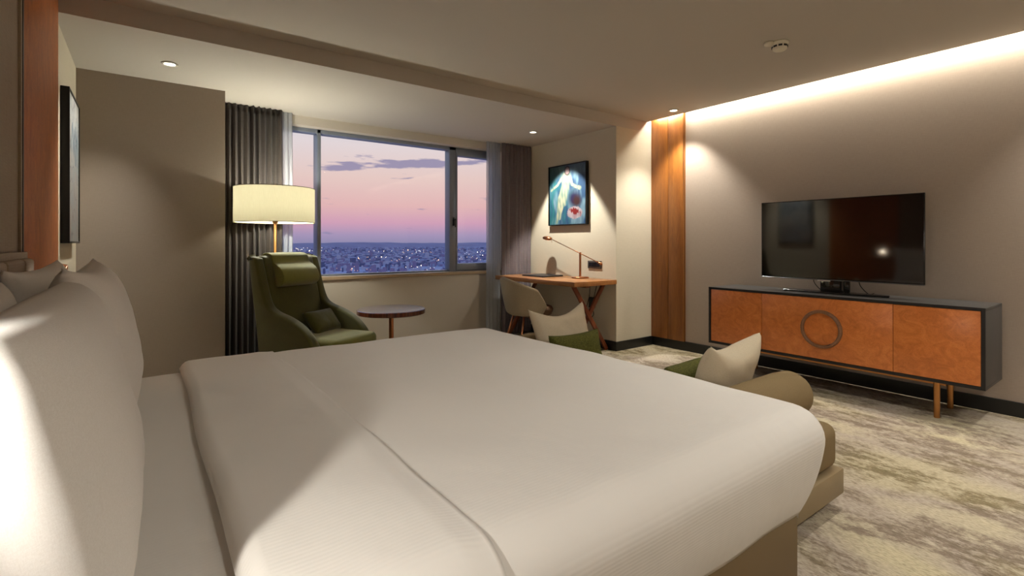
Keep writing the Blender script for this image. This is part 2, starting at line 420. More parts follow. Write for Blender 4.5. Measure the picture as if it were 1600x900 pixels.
# cove light strip (real lamp in the slot)
def area(name, loc, rot, sx, sy, watts, col, parent=None):
    l = bpy.data.lights.new(name, 'AREA'); l.shape = 'RECTANGLE'; l.size = sx; l.size_y = sy; l.energy = watts; l.color = col
    o = bpy.data.objects.new(name, l); C.objects.link(o); o.location = loc; o.rotation_euler = rot
    return o
cs = MB().box((4.650, YB+.05, ZC+.055), (4.680, YC-.05, ZC+.068)).build('cove_light_strip', emit('warm_strip', (1, .86, .66, 1), 8))
tagp(cs, 'warm light strip hidden in the ceiling slot above the television wall', 'light strip')
area('cove_lamp', (4.665, (YB+YC)/2, ZC+.045), (0, 0, 0), .02, YC-YB-.1, 46, (1, .93, .80))

# ------------------------------------------------------------------ downlights
WARM = (1, .955, .86)
M_down = emit('downlight_lens', (1, .86, .66, 1), 18)
def downlight(x, y, zc, label, tgt, watts, ang, blend=.7, group=None, size=.025):
    t = thing('downlight', label, 'ceiling light', (x, y, zc), group=group)
    MB().lathe([(.034, -.001), (.05, -.001), (.052, -.004), (.05, -.008), (.036, -.009), (.034, -.004), (.034, -.001)], n=32).build('trim_ring', M_white, t, smooth=True)
    MB().lathe([(0, -.003), (.034, -.003)], n=32).build('lens', M_down, t)
    spot('downlight_lamp', (x, y, zc-.02), tgt, watts, ang, blend, WARM, size)
downlight(.137, 4.257, ZA, 'recessed round downlight in alcove ceiling in front of the dark taupe wall', (-.38, 4.2, 1.3), 90, 84, 1.0)
downlight(3.556, 4.425, ZA, 'recessed round downlight in alcove ceiling beside the blue figure painting', (4.03, 4.40, 1.2), 190, 66, .3)
downlight(4.43, 3.18, ZC, 'recessed round downlight by the orange wood wall panel', (4.50, 3.18, 0), 95, 92, .6)
# unseen lamps: one inferred from the wall scallop, four added to fill the room
for (x, y, w, an, where) in ((4.43, .12, 80, 95, 'near the end of the television cabinet'), (1.5, 2.0, 20, 110, 'added as unseen fill above the foot half of the bed'),
                             (2.8, .9, 66, 100, 'added as unseen fill above the carpet beside the bench'), (.9, -.9, 90, 145, 'added as unseen fill beside the bed, nearer the headboard wall'),
                             (2.7, -1.0, 100, 145, 'added as unseen fill beside the bed, nearer the cabinet wall')):
    downlight(x, y, ZC, 'recessed round downlight in the main ceiling ' + where, (x, y, 0), w, an, .8, size=.04)

# smoke detector
sd = thing('smoke_detector', 'cream round smoke detector on the ceiling above the television', 'smoke detector', (3.52, 1.67, ZC))
MB().lathe([(0, 0), (.055, 0), (.058, -.008), (.055, -.018), (.050, -.02), (.05, -.022), (.045, -.05), (.035, -.058), (0, -.06)], n=36).build('detector_body', M_detector, sd, smooth=True)
MB().lathe([(0, 0), (.032, 0), (.034, -.012), (.03, -.02), (0, -.021)], (-.055, .045, 0), n=24).build('base_cap', M_detector, sd, smooth=True)
vb = MB()
for k in range(9):
    a = 2*PI*k/9
    vb.box((-.012, -.003, -.006), (.012, .003, .006), 0, 1, Matrix.Rotation(a, 4, 'Z') @ Matrix.Translation((0, .0475, -.034)))
vb.build('vent_slots', M_black, sd)

# ------------------------------------------------------------------ curtains
def curtain(name, label, cat, x0, x1, y, z0, z1, folds, amp, mat, seed, gather=.0, thick=True):
    rnd = random.Random(seed)
    ph = [rnd.uniform(-1.1, 1.1) for _ in range(folds+2)]; am = [rnd.uniform(.4, 1.25) for _ in range(folds+2)]
    def f(u, v):
        t = u*folds; i = int(min(t, folds-1e-6)); fr_ = t-i
        w = math.sin(PI*2*(t+.12*ph[i]*math.sin(PI*fr_)))*am[i]*(1-fr_)+math.sin(PI*2*(t+.12*ph[i+1]*math.sin(PI*fr_)))*am[i+1]*fr_
        drift = .012*noise.noise(Vector((u*folds*.9, v*1.6, seed)))*min(1, 3*v+.15)
        x = x0+(x1-x0)*u+drift+.35*(x1-x0)/folds*math.sin(4*PI*t)*.35
        a = amp*(.75+.25*v+.25*noise.noise(Vector((u*folds*.5, v*2.2, seed+4))))
        return (x, y+a*w+.006*noise.noise(Vector((u*20, v*5, seed))), z1+(z0-z1)*v)
    o = MB().grid(f, folds*14, 30).build(name, mat, smooth=True)
    if thick:
        md = o.modifiers.new('thick', 'SOLIDIFY'); md.thickness = .004
    tagp(o, label, cat); return o
curtain('curtain', 'dark taupe satin curtain hanging behind the floor lamp and green armchair', 'curtain', XG+.035, 1.05, 5.13, .01, ZA-.003, 10, .05, M_curt, 3)
curtain('curtain', 'mauve grey pleated curtain hanging between window and desk wall', 'curtain', 3.62, XA-.02, 5.135, .01, ZA-.003, 8, .034, M_curt2, 8)
curtain('sheer_curtain', 'narrow white sheer curtain at the left edge of the window, beside the floor lamp', 'sheer curtain', 1.03, 1.15, 5.17, .01, ZA-.003, 3, .02, M_sheer, 11, thick=False)
curtain('sheer_curtain', 'narrow white sheer curtain at the right edge of the window, by the desk chair', 'sheer curtain', 3.41, 3.62, 5.17, .01, ZA-.003, 5, .022, M_sheer, 14, thick=False)

# ------------------------------------------------------------------ paintings (drawn as paint on a fine canvas mesh)
def canvas(name, w, h, nx, ny, fn, parent, M):
    vs = [M @ Vector(((i/nx-.5)*w, 0, (j/ny-.5)*h)) for j in range(ny+1) for i in range(nx+1)]
    fs = [(j*(nx+1)+i, j*(nx+1)+i+1, (j+1)*(nx+1)+i+1, (j+1)*(nx+1)+i) for j in range(ny) for i in range(nx)]
    me = bpy.data.meshes.new(name); me.from_pydata(vs, [], fs)
    ca = me.color_attributes.new('paint', 'FLOAT_COLOR', 'POINT')
    k = 0
    for j in range(ny+1):
        for i in range(nx+1):
            ca.data[k].color = fn(i/nx, j/ny); k += 1
    m, nt, b = newmat(name+'_paint')
    at = nt.add('ShaderNodeAttribute', attribute_name='paint')
    nt.l.new(nt.mix(1.0, at.outputs[0], (.37, .37, .37, 1), 'MULTIPLY'), b.inputs['Base Color']); b.inputs['Roughness'].default_value = .45
    return link(name, me, m, parent)

def segd(p, a, b):
    ax, ay = a; bx, by = b; dx, dy = bx-ax, by-ay
    t = max(0, min(1, ((p[0]-ax)*dx+(p[1]-ay)*dy)/(dx*dx+dy*dy+1e-9)))
    return math.hypot(p[0]-ax-t*dx, p[1]-ay-t*dy), t
def mixc(a, b, t): t = max(0, min(1, t)); return tuple(a[i]*(1-t)+b[i]*t for i in range(3))+(1,)
def fig_paint(u, v):
    # u 0 left..1 right, v 0 bottom..1 top
    n = noise.noise(Vector((u*5, v*4, 1.3))); n2 = noise.noise(Vector((u*9+n*2, v*3, 4.2))); n3 = noise.noise(Vector((u*24, v*9, 2.2)))
    c = mixc(srgb(56, 100, 146), srgb(150, 190, 210), .5+n*1.3+.7*n3)
    c = mixc(c, srgb(60, 150, 156), (.45-u)*1.5+n2*1.2)
    if v > .72: c = mixc(c, srgb(86, 120, 106) if u < .45 else srgb(116, 150, 178), (v-.72)*3+n2*.4)
    c = mixc(c, srgb(48, 44, 90), max(0, 1-math.hypot((u-.68)/.22, (v-.42)/.2))*1.5)
    c = mixc(c, srgb(74, 40, 40), max(0, 1-math.hypot((u-.76)/.15, (v-.38)/.13))*1.6)
    skin = srgb(232, 232, 196); sk2 = srgb(150, 184, 168)
    p = (u+.02*n2, v*1.1+.02*n)
    S_ = 1.1
    segs = [((.47, .80*S_), (.44, .60*S_), .13, .11), ((.44, .60*S_), (.36, .40*S_), .12, .14), ((.36, .42*S_), (.30, .28*S_), .13, .09),
            ((.36, .80*S_), (.24, .68*S_), .04, .03), ((.24, .68*S_), (.05, .60*S_), .03, .025), ((.57, .80*S_), (.62, .66*S_), .045, .035), ((.62, .66*S_), (.80, .60*S_), .035, .03),
            ((.27, .30*S_), (.21, .04*S_), .05, .03), ((.36, .30*S_), (.29, .10*S_), .04, .03), ((.80, .60*S_), (.84, .585*S_), .035, .04)]
    for a, b, r0, r1 in segs:
        d, t = segd(p, a, b); r = r0+(r1-r0)*t
        if d < r: c = mixc(mixc(skin, sk2, .3+1.3*n3+.5*(d/r)**2), c, (d/r-.75)*2.5+n2*.5)
    d = math.hypot((u-.50)/.055, (v-.905)/.06)
    if d < 1.5: c = mixc(srgb(66, 40, 60), c, (d-1.2)*3)
    if d < 1: c = srgb(206, 176, 178)
    d = math.hypot((u-.70)/.2, (v-.19)/.105)
    if d < 1+.1*n3:
        c = mixc(srgb(226, 214, 220), srgb(190, 150, 160), .4+n3)
        if math.hypot((u-.71)/.13, (v-.22)/.045) < 1+n3: c = srgb(160, 40, 36)
    return c
pt = thing('framed_painting', 'black framed blue painting of a pale standing figure above the desk', 'painting', (XA, 4.414, 1.7475))
hw, hh = .331, .3655
def frame(mb, hw, hh, t, dep):
    mb.box((-hw, -dep, -hh), (-hw+t, 0, hh), .002).box((hw-t, -dep, -hh), (hw, 0, hh), .002).box((-hw+t, -dep, -hh), (hw-t, 0, -hh+t), .002).box((-hw+t, -dep, hh-t), (hw-t, 0, hh), .002)
    mb.box((-hw+t*.5, -.012, -hh+t*.5), (hw-t*.5, -.004, hh-t*.5)); return mb
# picture hangs on a wall facing -x: local (x -> -y world, -y -> -x world)
Rt = Matrix.Rotation(R(-90), 4, 'Z')
f_ = frame(MB(), hw, hh, .012, .045); bmesh.ops.transform(f_.b, matrix=Rt, verts=f_.b.verts); f_.build('picture_frame', M_black, pt, auto=40)
canvas('canvas', 2*hw-.024, 2*hh-.024, 90, 100, fig_paint, pt, Rt @ Matrix.Translation((0, -.030, 0)))
def abs_paint(u, v):
    n = noise.noise(Vector((u*4, v*9, 7.3))); n2 = noise.noise(Vector((u*10, v*5, 9.1))); n3 = noise.noise(Vector((u*20, v*22, 3)))
    c = mixc(srgb(214, 210, 202), srgb(190, 200, 204), .5+n)
    c = mixc(c, srgb(60, 110, 140), (abs(v-.68) < .14)*(n2*2.2+.1))
    if abs(n+.05*n3) < .035: c = mixc(c, srgb(60, 60, 64), .7)
    c = mixc(c, srgb(206, 172, 156), max(0, n2)*1.2*(v < .5))
    return c
pl = thing('framed_painting', 'tall pale abstract painting in a deep black frame on the left wall', 'painting', (XL, 4.225, 1.634))
Lt = Matrix.Rotation(R(90), 4, 'Z')
f_ = frame(MB(), .285, .466, .012, .042); bmesh.ops.transform(f_.b, matrix=Lt, verts=f_.b.verts); f_.build('picture_frame', M_black, pl, auto=40)
canvas('canvas', .57-.024, .932-.024, 60, 110, abs_paint, pl, Lt @ Matrix.Translation((0, -.036, 0)))

# ------------------------------------------------------------------ bed
BX0, BX1, BY0, BY1 = -.33, 1.80, .79, 2.75
bed = thing('bed', 'wide upholstered bed with brown base against the champagne headboard wall', 'bed', (0, 0, 0))
MB().box((BX0, BY0, .0), (BX1, BY1, .33), .012).build('bed_base', M_basebed, bed, auto=40)
MB().box((BX0, BY0+.0, .33), (BX1+.02, BY1, .575), .05, 4).build('mattress', M_pillow, bed, auto=60)
hb = MB()
for y0, y1 in ((.86, 1.31), (1.315, 1.76), (1.765, 2.21), (2.215, 2.50), (2.505, 2.68)):
    hb.box((XL+.014, y0, .3), (-.35, y1, 1.11), .014, 3)
hb.build('headboard', M_headboard, bed, auto=60)
MB().box((XL+.012, .86, 1.105), (-.375, 2.72, 1.135), .003).build('headboard_cap', M_headboard, bed, auto=40)

def drape(x0, x1, y0, y1, ztop, r, down, nx, ny, zfun, open_left=True, rc=.12, sag=.0):
    """cloth lying on a rounded box; open_left keeps the head side flat"""
    ix0, ix1, iy0, iy1 = (x0 if open_left else x0+r), x1-r, y0+r, y1-r
    E = r*PI/2+down
    u0, u1, v0, v1 = (x0 if open_left else ix0-E), ix1+E, iy0-E, iy1+E
    def f(s, t):
        u = u0+(u1-u0)*s; v = v0+(v1-v0)*t
        ex = max(0, u-ix1)-(0 if open_left else max(0, ix0-u)); ey = max(0, v-iy1)-max(0, iy0-v)
        e = math.hypot(ex, ey)
        bx, by = min(max(u, ix0), ix1), min(max(v, iy0), iy1)
        if e < 1e-6: return Vector((u, v, ztop+zfun(u, v)))
        m = min(e, E) if not (ex and ey) else min(e, E)
        nx_, ny_ = ex/e, ey/e
        if m < r*PI/2: h = r*math.sin(m/r); dz_ = r*(1-math.cos(m/r))
        else: h = r; dz_ = r+(m-r*PI/2)
        k = dz_/(r+down)
        fold = .003*math.sin((bx+by*.9)*15+3*math.atan2(ny_, nx_))*k*k
        h += fold - .085*k**2.2
        return Vector((bx+nx_*h, by+ny_*h, ztop+zfun(bx, by)*(1-k)-dz_))
    return MB().grid(f, nx, ny)
def puff(x, y):
    tx = (x-.1)/1.85; ty = (y-.72)/2.1
    p = max(0, math.sin(PI*min(max(tx, 0), 1)))**.6*max(0, math.sin(PI*min(max(ty, 0), 1)))**.6
    return .022*p+.010*noise.noise(Vector((x*2.1, y*2.3, 1.0)))+.004*noise.noise(Vector((x*6, y*5, 5.0)))
dv = drape(.15, 1.89, .70, 2.83, .612, .115, .245, 110, 130, lambda x, y: puff(x, y)-.012*max(0, 1-(x-.15)/.06))
duv = dv.build('duvet', M_duvet, smooth=True)
tagp(duv, 'white finely ribbed duvet spread over the bed and hanging down its sides', 'duvet')
md = duv.modifiers.new('thick', 'SOLIDIFY'); md.thickness = .018; md.offset = -1
# turned back cuff of the duvet
def cuffz(x, y):
    t = (x-.12)/.38
    e = .009*min(1, max(0, t)/.05)**.5
    e2 = 1-.8*max(0, min(1, (t-.88)/.12))
    return puff(x, y)+.004+e*e2+.004*noise.noise(Vector((x*4, y*3, 8)))
def cuff_f():
    iy0, iy1 = .70+.12-.002, 2.83-.12+.002; r = .121; E = r*PI/2+.19
    def f(s, t):
        y = iy0-E+(iy1-iy0+2*E)*t
        x = .125+.39*s+.012*noise.noise(Vector((y*1.5, s*2, 2)))
        if s < .08: zz = cuffz(.125+.39*.08, min(max(y, iy0), iy1))-.03*(1-s/.08)**2; x += .004*(s/.08)
        else: zz = cuffz(.125+.39*s, min(max(y, iy0), iy1))
        ey = max(0, y-iy1)-max(0, iy0-y); m = abs(ey)
        if m == 0: return Vector((x, y, .612+zz))
        sg = 1 if ey > 0 else -1; by = iy1 if ey > 0 else iy0
        if m < r*PI/2: h = r*math.sin(m/r); dz_ = r*(1-math.cos(m/r))
        else: h = r; dz_ = r+(m-r*PI/2)
        h -= .085*(dz_/.36)**2.2
        return Vector((x, by+sg*(h+.010), .612+zz-dz_))
    return MB().grid(f, 40, 150)
cf = cuff_f().build('duvet_cuff', M_duvet, duv, smooth=True)
md = cf.modifiers.new('thick', 'SOLIDIFY'); md.thickness = .009; md.offset = -1
# bottom sheet at the head end
sh = drape(-.33, .30, .775, 2.765, .578, .05, .12, 30, 90, lambda x, y: .004*noise.noise(Vector((x*5, y*4, 3))))
sh.build('fitted_sheet', M_duvet, bed, smooth=True)

def pillow_mesh(name, w, h, t, mat, seed, pinch=.07, ears=.0, n=44, wr=.006, flange=0, power=.42, sagtop=0.0):
    """pillow standing in the x-z plane, thickness along y"""
    mb = MB()
    def side(sg):
        def f(a, b):
            u, v = a*2-1, b*2-1
            pu = w/2*u*(1-pinch*(1-v*v)) ; pv = h/2*v*(1-pinch*(1-u*u))
            cu = (abs(u)*abs(v))**4
            pu *= 1+ears*cu; pv *= 1+ears*cu
            pv -= sagtop*(1-u*u)*max(0, v)**2
            k = max(0, (1-u**4)*(1-v**4))**power
            th = t/2*k
            q = Vector((u*w*5, v*h*5, seed))
            th += k*wr*noise.noise(q)*1.6+k*wr*.5*noise.noise(q*2.7)
            return (pu+.3*wr*noise.noise(q*1.3), sg*th+.02*w*noise.noise(Vector((u, v, seed+9)))*.5, pv)
        return f
    mb.grid(side(1), n, n); mb.grid(side(-1), n, n)
    bmesh.ops.remove_doubles(mb.b, verts=mb.b.verts, dist=.0008)
    me_o = mb.build(name, mat, smooth=True, recalc=True)
    return me_o
def place(o, loc, rot): o.location = loc; o.rotation_euler = tuple(R(a) for a in rot); return o
PG = 'white sleeping pillows propped against the headboard'
def bed_pillow(label, w, h, t, loc, rot, seed, **kw):
    root = pillow_mesh('pillow', w, h, t, M_pillow, seed, **kw); place(root, loc, rot); tagp(root, label, 'pillow', PG)
    # piped seam running round the edge
    return root
# rotation z=90 turns local x into world y; lean about the y axis afterwards
bed_pillow('white pillow of the back row at the far end of the headboard', .94, .50, .13, (-.268, 2.25, .845), (-5, 0, 90), 1, pinch=.05, ears=.03, wr=.002)
bed_pillow('white pillow of the back row nearer the camera, behind the large front one', .94, .48, .13, (-.27, 1.28, .825), (-5, 0, 90), 2, pinch=.05, ears=.03, wr=.002)
bed_pillow('white front pillow at the far side of the bed with pointed upper corner', .92, .50, .19, (-.125, 2.20, .845), (-11, 0, 90), 3, pinch=.05, ears=.06, wr=.002, power=.5)
bed_pillow('large white front pillow closest to the camera at the left edge', 1.0, .49, .20, (-.125, 1.27, .83), (-11, 0, 90), 4, pinch=.035, wr=.0015, power=.42)

# bedside reading lamps on the headboard wall
def reading_lamp(y, label, watts, tgt):
    t = thing('wall_reading_lamp', label, 'wall lamp', (XL+.02, y, .975))
    MB().lathe([(0, 0), (.035, 0), (.037, .006), (.033, .014), (0, .015)], n=28, M=Matrix.Rotation(R(90), 4, 'Y')).build('wall_plate', M_copper, t, smooth=True)
    MB().tube([(.01, 0, 0), (.045, 0, .0), (.07, 0, .02), (.085, 0, .045)], .008).build('lamp_arm', M_copper, t, smooth=True)
    Mh = Matrix.Translation((.085, 0, .055)) @ Matrix.Rotation(R(100), 4, 'Y')
    MB().lathe([(0, -.055), (.03, -.052), (.048, -.03), (.052, 0), (.05, .02), (.046, .02), (.048, 0), (.044, -.028), (.02, -.046), (0, -.048)], n=36, M=Mh).build('lamp_head', M_copper, t, smooth=True)
    MB().lathe([(0, .0), (.03, .0)], n=24, M=Mh).build('bulb', emit('bulb_glow', (1, .85, .62, 1), 25 if watts else .5), t)
    MB().box((.005, -.05, -.02), (.02, .0, -.012), .003).build('switch', M_copper, t, auto=40)
    return t
reading_lamp(.64, 'copper reading lamp on the wood panel at the near side of the bed', 0, None).location.z = 1.09
reading_lamp(2.88, 'copper reading lamp on the wood panel behind the far pillows', 1, None)
spot('reading_lamp_light', (XL+.115, .64, 1.14), (1.2, 1.15, .58), 24, 100, .55, (1, .95, .86), .012)
spot('reading_lamp_light', (XL+.13, 2.88, 1.05), (-.3, 2.3, .9), .7, 120, .8, (1, .8, .58), .03)

# ------------------------------------------------------------------ bench at the foot of the bed
bn = thing('bench', 'long upholstered olive brown bench at the foot of the bed', 'bench', (0, 0, 0))
MB().box((1.93, .98, 0), (2.40, 2.62, .07)).build('plinth', M_black, bn)
MB().box((1.86, .90, .068), (2.48, 2.72, .178), .006).build('bench_base', M_leather, bn, auto=40)
MB().box((1.87, .915, .18), (2.465, 2.70, .375), .045, 5).build('seat_cushion', M_bench, bn, auto=60)
def bolster(y, label):
    Mx = Matrix.Rotation(R(90), 4, 'Y')
    o = MB().lathe([(0, 0), (.05, -.003), (.088, .004), (.1, .03), (.104, .12), (.104, .42), (.1, .51), (.088, .537), (.05, .543), (0, .54)], n=48, M=Mx).build('bolster', M_bench, smooth=True)
    o.location = (1.885, y, .478); tagp(o, label, 'bolster')
bolster(1.09, 'round olive brown bolster on the near end of the bench')
bolster(2.53, 'round olive brown bolster on the far end of the bench behind beige cushion')
ca = place(pillow_mesh('cushion', .46, .40, .15, M_beigecush, 21, pinch=.09, ears=.05, wr=.003, sagtop=.035, power=.5), (2.15, 1.27, .54), (18, -1, 4)); tagp(ca, 'square beige cushion leaning on the near bolster', 'cushion')
c2 = place(pillow_mesh('cushion', .40, .27, .13, M_greencush, 22, pinch=.08, ears=.04, wr=.003), (2.08, 1.43, .475), (14, 0, 4)); tagp(c2, 'green cushion mostly hidden behind the near beige cushion', 'cushion')
c3 = place(pillow_mesh('cushion', .46, .40, .15, M_beigecush, 23, pinch=.10, ears=.07, wr=.004, sagtop=.04), (2.17, 2.39, .56), (-16, -2, 2)); tagp(c3, 'square beige cushion at the far end of the bench below the desk', 'cushion')
c4 = place(pillow_mesh('cushion', .42, .25, .12, M_greencush, 24, pinch=.08, ears=.04, wr=.003), (2.17, 2.26, .485), (-14, 0, 2)); tagp(c4, 'small green woven cushion in front of the far beige cushion', 'cushion')

# ------------------------------------------------------------------ media cabinet
mc = thing('media_cabinet', 'long low cabinet with orange burl doors, charcoal case and round wooden handle', 'cabinet', (4.22, .75, 0))
D, L, z0, z1 = .46, 1.895, .245, .762
t_ = .02
cb = MB().box((0, 0, z1-t_), (D, L, z1), .0015).box((0, 0, z0), (D, L, z0+t_), .0015).box((0, 0, z0+t_), (D, t_, z1-t_), .0015).box((0, L-t_, z0+t_), (D, L, z1-t_), .0015).box((D-.01, t_, z0+t_), (D-.002, L-t_, z1-t_))
cb.build('cabinet_case', M_greylac, mc, auto=40)
e_ = MB().box((-.004, 0, z1-t_), (0, L, z1)).box((-.004, 0, z0), (0, L, z0+t_)).box((-.004, 0, z0+t_), (0, t_, z1-t_)).box((-.004, L-t_, z0+t_), (0, L, z1-t_))
e_.build('front_edge', M_blacklac, mc)
def off(ya, yb):
    return MB().box((.0, ya, z0+t_+.002), (.02, yb, z1-t_-.002), .001)
ys = [t_+.002, .4785, 1.402, L-t_-.002]
for i in range(3):
    ya, yb = ys[i]+(.0015 if i else 0), ys[i+1]-(.0015 if i < 2 else 0)
    d = off(ya, yb).build('door', M_burl, mc, auto=40)
    if i == 1:
        rg = MB(); n = 64
        def ringf(a, b):
            A = 2*PI*a; prof = [(-.014, 0), (-.012, -.018), (-.004, -.022), (.008, -.016), (.012, 0)]
            i_ = min(4, int(round(b*4))); dr, dx = prof[i_]; rr = .137+dr
            return (dx, .94+rr*math.cos(A), .5+rr*math.sin(A))
        rg.grid(ringf, n, 4, True).build('ring_handle', M_handle, d, smooth=True, recalc=True, label='round brown wooden ring handle')
for lx in (.05, .37):
    for ly in (.25, L-.25):
        MB().tube([(lx, ly, 0), (lx, ly, z0)], [.017, .019], 20).build('leg', M_brass, mc, auto=50)
MB().box((.04, .2, z0-.022), (.06, L-.2, z0-.001), .002).build('under_rail', M_brass, mc)

# television
tv = thing('television', 'large black flat television on a low stand, standing on the media cabinet', 'television', (4.45, 1.69, .764), R(0))
tw, th0, th1 = .583, .104, .765
rot = Matrix.Rotation(R(-.4), 4, 'Z')
MB().box((0, -tw, th0), (.012, tw, th1), .002, 2, rot).box((.008, -tw*.8, th0+.05), (.05, tw*.8, th1-.2), .01, 2, rot).build('casing', M_plastic, tv, auto=40)
MB().box((-.0015, -tw+.007, th0+.013), (.001, tw-.007, th1-.007), 0, 1, rot).build('screen', M_screen, tv)
MB().box((-.004, -tw, th0-.001), (.004, tw, th0+.006), .001, 1, rot).build('lower_trim', plain('grey_metal', srgb(120, 120, 124), .3, 1), tv)
MB().box((.0, -.045, .012), (.09, .10, .115), .006).box((.03, -.10, .012), (.06, -.055, .115), .01).build('stand_neck', plain('gloss_black', (.01, .01, .01, 1), .05, spec=.8), tv, auto=40)
MB().prism([(-.03, -.38), (-.06, 0), (-.03, .38), (.05, .36), (.12, .0), (.05, -.36)], 'z', 0, .012, .003, 1).build('stand_base', M_plastic, tv, auto=40)
MB().prism([(-.01, .115), (-.012, .02), (.04, .06)], 'z', .096, .104).build('chevron_reflection', M_white, tv)  # white wedge stands in for a bright chevron reflection under the screen
for k, (ya, yb) in enumerate(((.17, .13), (-.16, -.20))):
    MB().tube(catmull([(.04, ya, .12), (.05, (ya+yb)/2+.01, .07), (.08, yb, .02), (.12, yb-.01, .004), (.24, yb, .004)], 5), .003, 8).build('cable', M_plastic, tv, smooth=True)
tv.location.z = .7625

# ------------------------------------------------------------------ desk
dk = thing('desk', 'narrow wooden desk with crossed legs under the blue painting', 'desk', (3.47, 3.66, 0))
MB().box((0, 0, .722), (XA-3.47-.002, 1.40, .771), .002).build('desktop', M_desk, dk, auto=40)
for yy in (.12, 1.25):
    w = .04
    MB().bar((.10, yy, .722), (.60, yy, 0), .045, .028, .003, (0, 1, 0)).build('leg', M_walnut, dk, auto=40)
    MB().bar((.585, yy+.032, .722), (.08, yy+.032, 0), .045, .028, .003, (0, 1, 0)).build('leg', M_walnut, dk, auto=40)
MB().box((.3, .14, .69), (.36, 1.25, .722), .003).build('stretcher', M_walnut, dk)
fo = MB().box((-.16, -.19, .001), (.16, .19, .016), .004).box((-.162, -.192, .0), (.162, .192, .004), .001).build('leather_folder', plain('dark_leather', srgb(36, 32, 32), .45, bump=.1), auto=40)
fo.location = (3.84, 4.60, .7715); fo.rotation_euler = (0, 0, R(2)); tagp(fo, 'closed dark leather folder lying on the desk', 'folder')

dl = thing('desk_lamp', 'copper desk lamp with long slanting arm and small oval head', 'desk lamp', (3.97, 4.09, .7715))
MB().lathe([(0, 0), (.092, 0), (.098, .006), (.096, .014), (.03, .018), (0, .018)], n=48).build('lamp_base', M_copper, dl, smooth=True)
MB().tube([(0, 0, .015), (0, 0, .292)], .0125, 20).build('post', M_copper, dl, auto=50)
MB().tube([(0, -.29, .182), (0, .52, .452)], [.005, .0045], 12).build('arm', M_copper, dl, smooth=True)
MB().tube([(0, -.33, .170), (0, -.27, .189)], .012, 16).build('counterweight', M_copper, dl, smooth=True)
Mh = Matrix.Translation((0, .575, .455)) @ Matrix.Rotation(R(-78), 4, 'X')
MB().lathe([(0, -.07), (.018, -.066), (.034, -.045), (.042, -.01), (.04, .03), (.028, .062), (.012, .075), (0, .077)], n=28, M=Matrix.Translation((0, .575, .455)) @ Matrix.Rotation(R(96), 4, 'X') @ Matrix.Diagonal((1, .62, 1, 1))).build('lamp_head', M_copper, dl, smooth=True)
MB().tube([(0, .50, .44), (0, .49, .40)], .002, 6).build('switch', M_copper, dl)
so = thing('wall_socket', 'dark double power outlet plate on wall behind the desk lamp', 'outlet', (XA, 3.985, .924))
MB().box((-.012, -.105, -.043), (-.001, .105, .043), .003).build('socket_plate', plain('dark_bronze_plate', srgb(70, 62, 56), .4), so, auto=40)
MB().box((-.014, -.085, -.025), (-.0125, .085, .025), .001).box((-.0165, .02, -.016), (-.013, .05, .016), .001).build('socket_insert', M_plastic, so)
cb2 = MB().tube(catmull([(4.07, 3.92, .722), (4.06, 3.95, .60), (4.075, 4.0, .45), (4.06, 3.97, .36), (4.05, 4.05, .30), (4.07, 4.10, .40), (4.07, 4.05, .55), (4.06, 4.02, .721)], 8), .004, 8).box((4.03, 3.95, .44), (4.075, 4.02, .56), .008).build('power_cable', M_plastic, smooth=False)
tagp(cb2, 'black power cable with adaptor hanging under the desk', 'cable')

# desk chair
ch = thing('desk_chair', 'rounded oatmeal tweed tub chair on copper legs at the desk', 'chair', (3.32, 4.24, 0), R(-10))
def shell(side):
    def f(a, b):
        A = (a-.5)*2*R(108)     # 0 = back (-x)
        c = abs(a-.5)*2
        top = .80-.17*c**1.3-.10*max(0, c-.8)/.2*1.2
        zz = .40+(top-.40)*b
        r = (.205+.085*(b**.7)) + (.0 if side == 0 else -.035)
        if side == 0 and b < .12: r -= .03*(1-b/.12)**2
        return (-r*math.cos(A)*1.02, -r*math.sin(A), zz)
    return f
q = MB()
n1, n2 = 48, 16
def whole(a, b):
    # wrap: outer bottom -> top -> inner bottom
    if b <= .46: return shell(0)(a, b/.46)
    if b >= .54: return shell(1)(a, (1-b)/.46)
    o_, i_ = Vector(shell(0)(a, 1)), Vector(shell(1)(a, 1)); t = (b-.46)/.08
    m = o_.lerp(i_, t); m.z += .014*math.sin(PI*t); return m
q.grid(whole, n1, 44); bmesh.ops.holes_fill(q.b, edges=[e for e in q.b.edges if e.is_boundary], sides=0)
q.build('backrest', M_chair, ch, smooth=True, recalc=True)
MB().lathe([(0, .385), (.17, .385), (.20, .40), (.215, .43), (.22, .455), (.205, .485), (.16, .497), (0, .50)], (.075, 0, 0), n=40).build('seat', M_seatbr, ch, smooth=True)
for sx in (-1, 1):
    for sy in (-1, 1):
        MB().tube([(sx*.12+.02, sy*.12, .39), (sx*.21+.02, sy*.2, 0)], [.011, .007], 14).build('leg', M_copper, ch, smooth=True)

# ------------------------------------------------------------------ floor lamp
fl = thing('floor_lamp', 'floor lamp with wide cream drum shade and brass pole behind the green armchair', 'floor lamp', (.912, 4.73, 0))
MB().lathe([(0, 0), (.15, 0), (.152, .01), (.145, .022), (.02, .03), (0, .03)], n=48).build('lamp_base', M_brass, fl, smooth=True)
MB().tube([(0, 0, .025), (0, 0, 1.40)], .0115, 18).build('pole', M_brass, fl, smooth=True)
MB().lathe([(.0, 1.335), (.018, 1.34), (.03, 1.372), (.03, 1.38), (0, 1.385)], n=24).tube([(0, 0, 1.38), (0, 0, 1.66)], .004, 8).lathe([(0, 1.652), (.012, 1.652), (.014, 1.672), (.01, 1.682), (0, 1.684)], n=16).build('lamp_holder', M_brass, fl, smooth=True)
sr = .323
MB().lathe([(sr, 1.347), (sr, 1.645)], n=72).build('lamp_shade', M_shade, fl, smooth=True)
rm = MB()
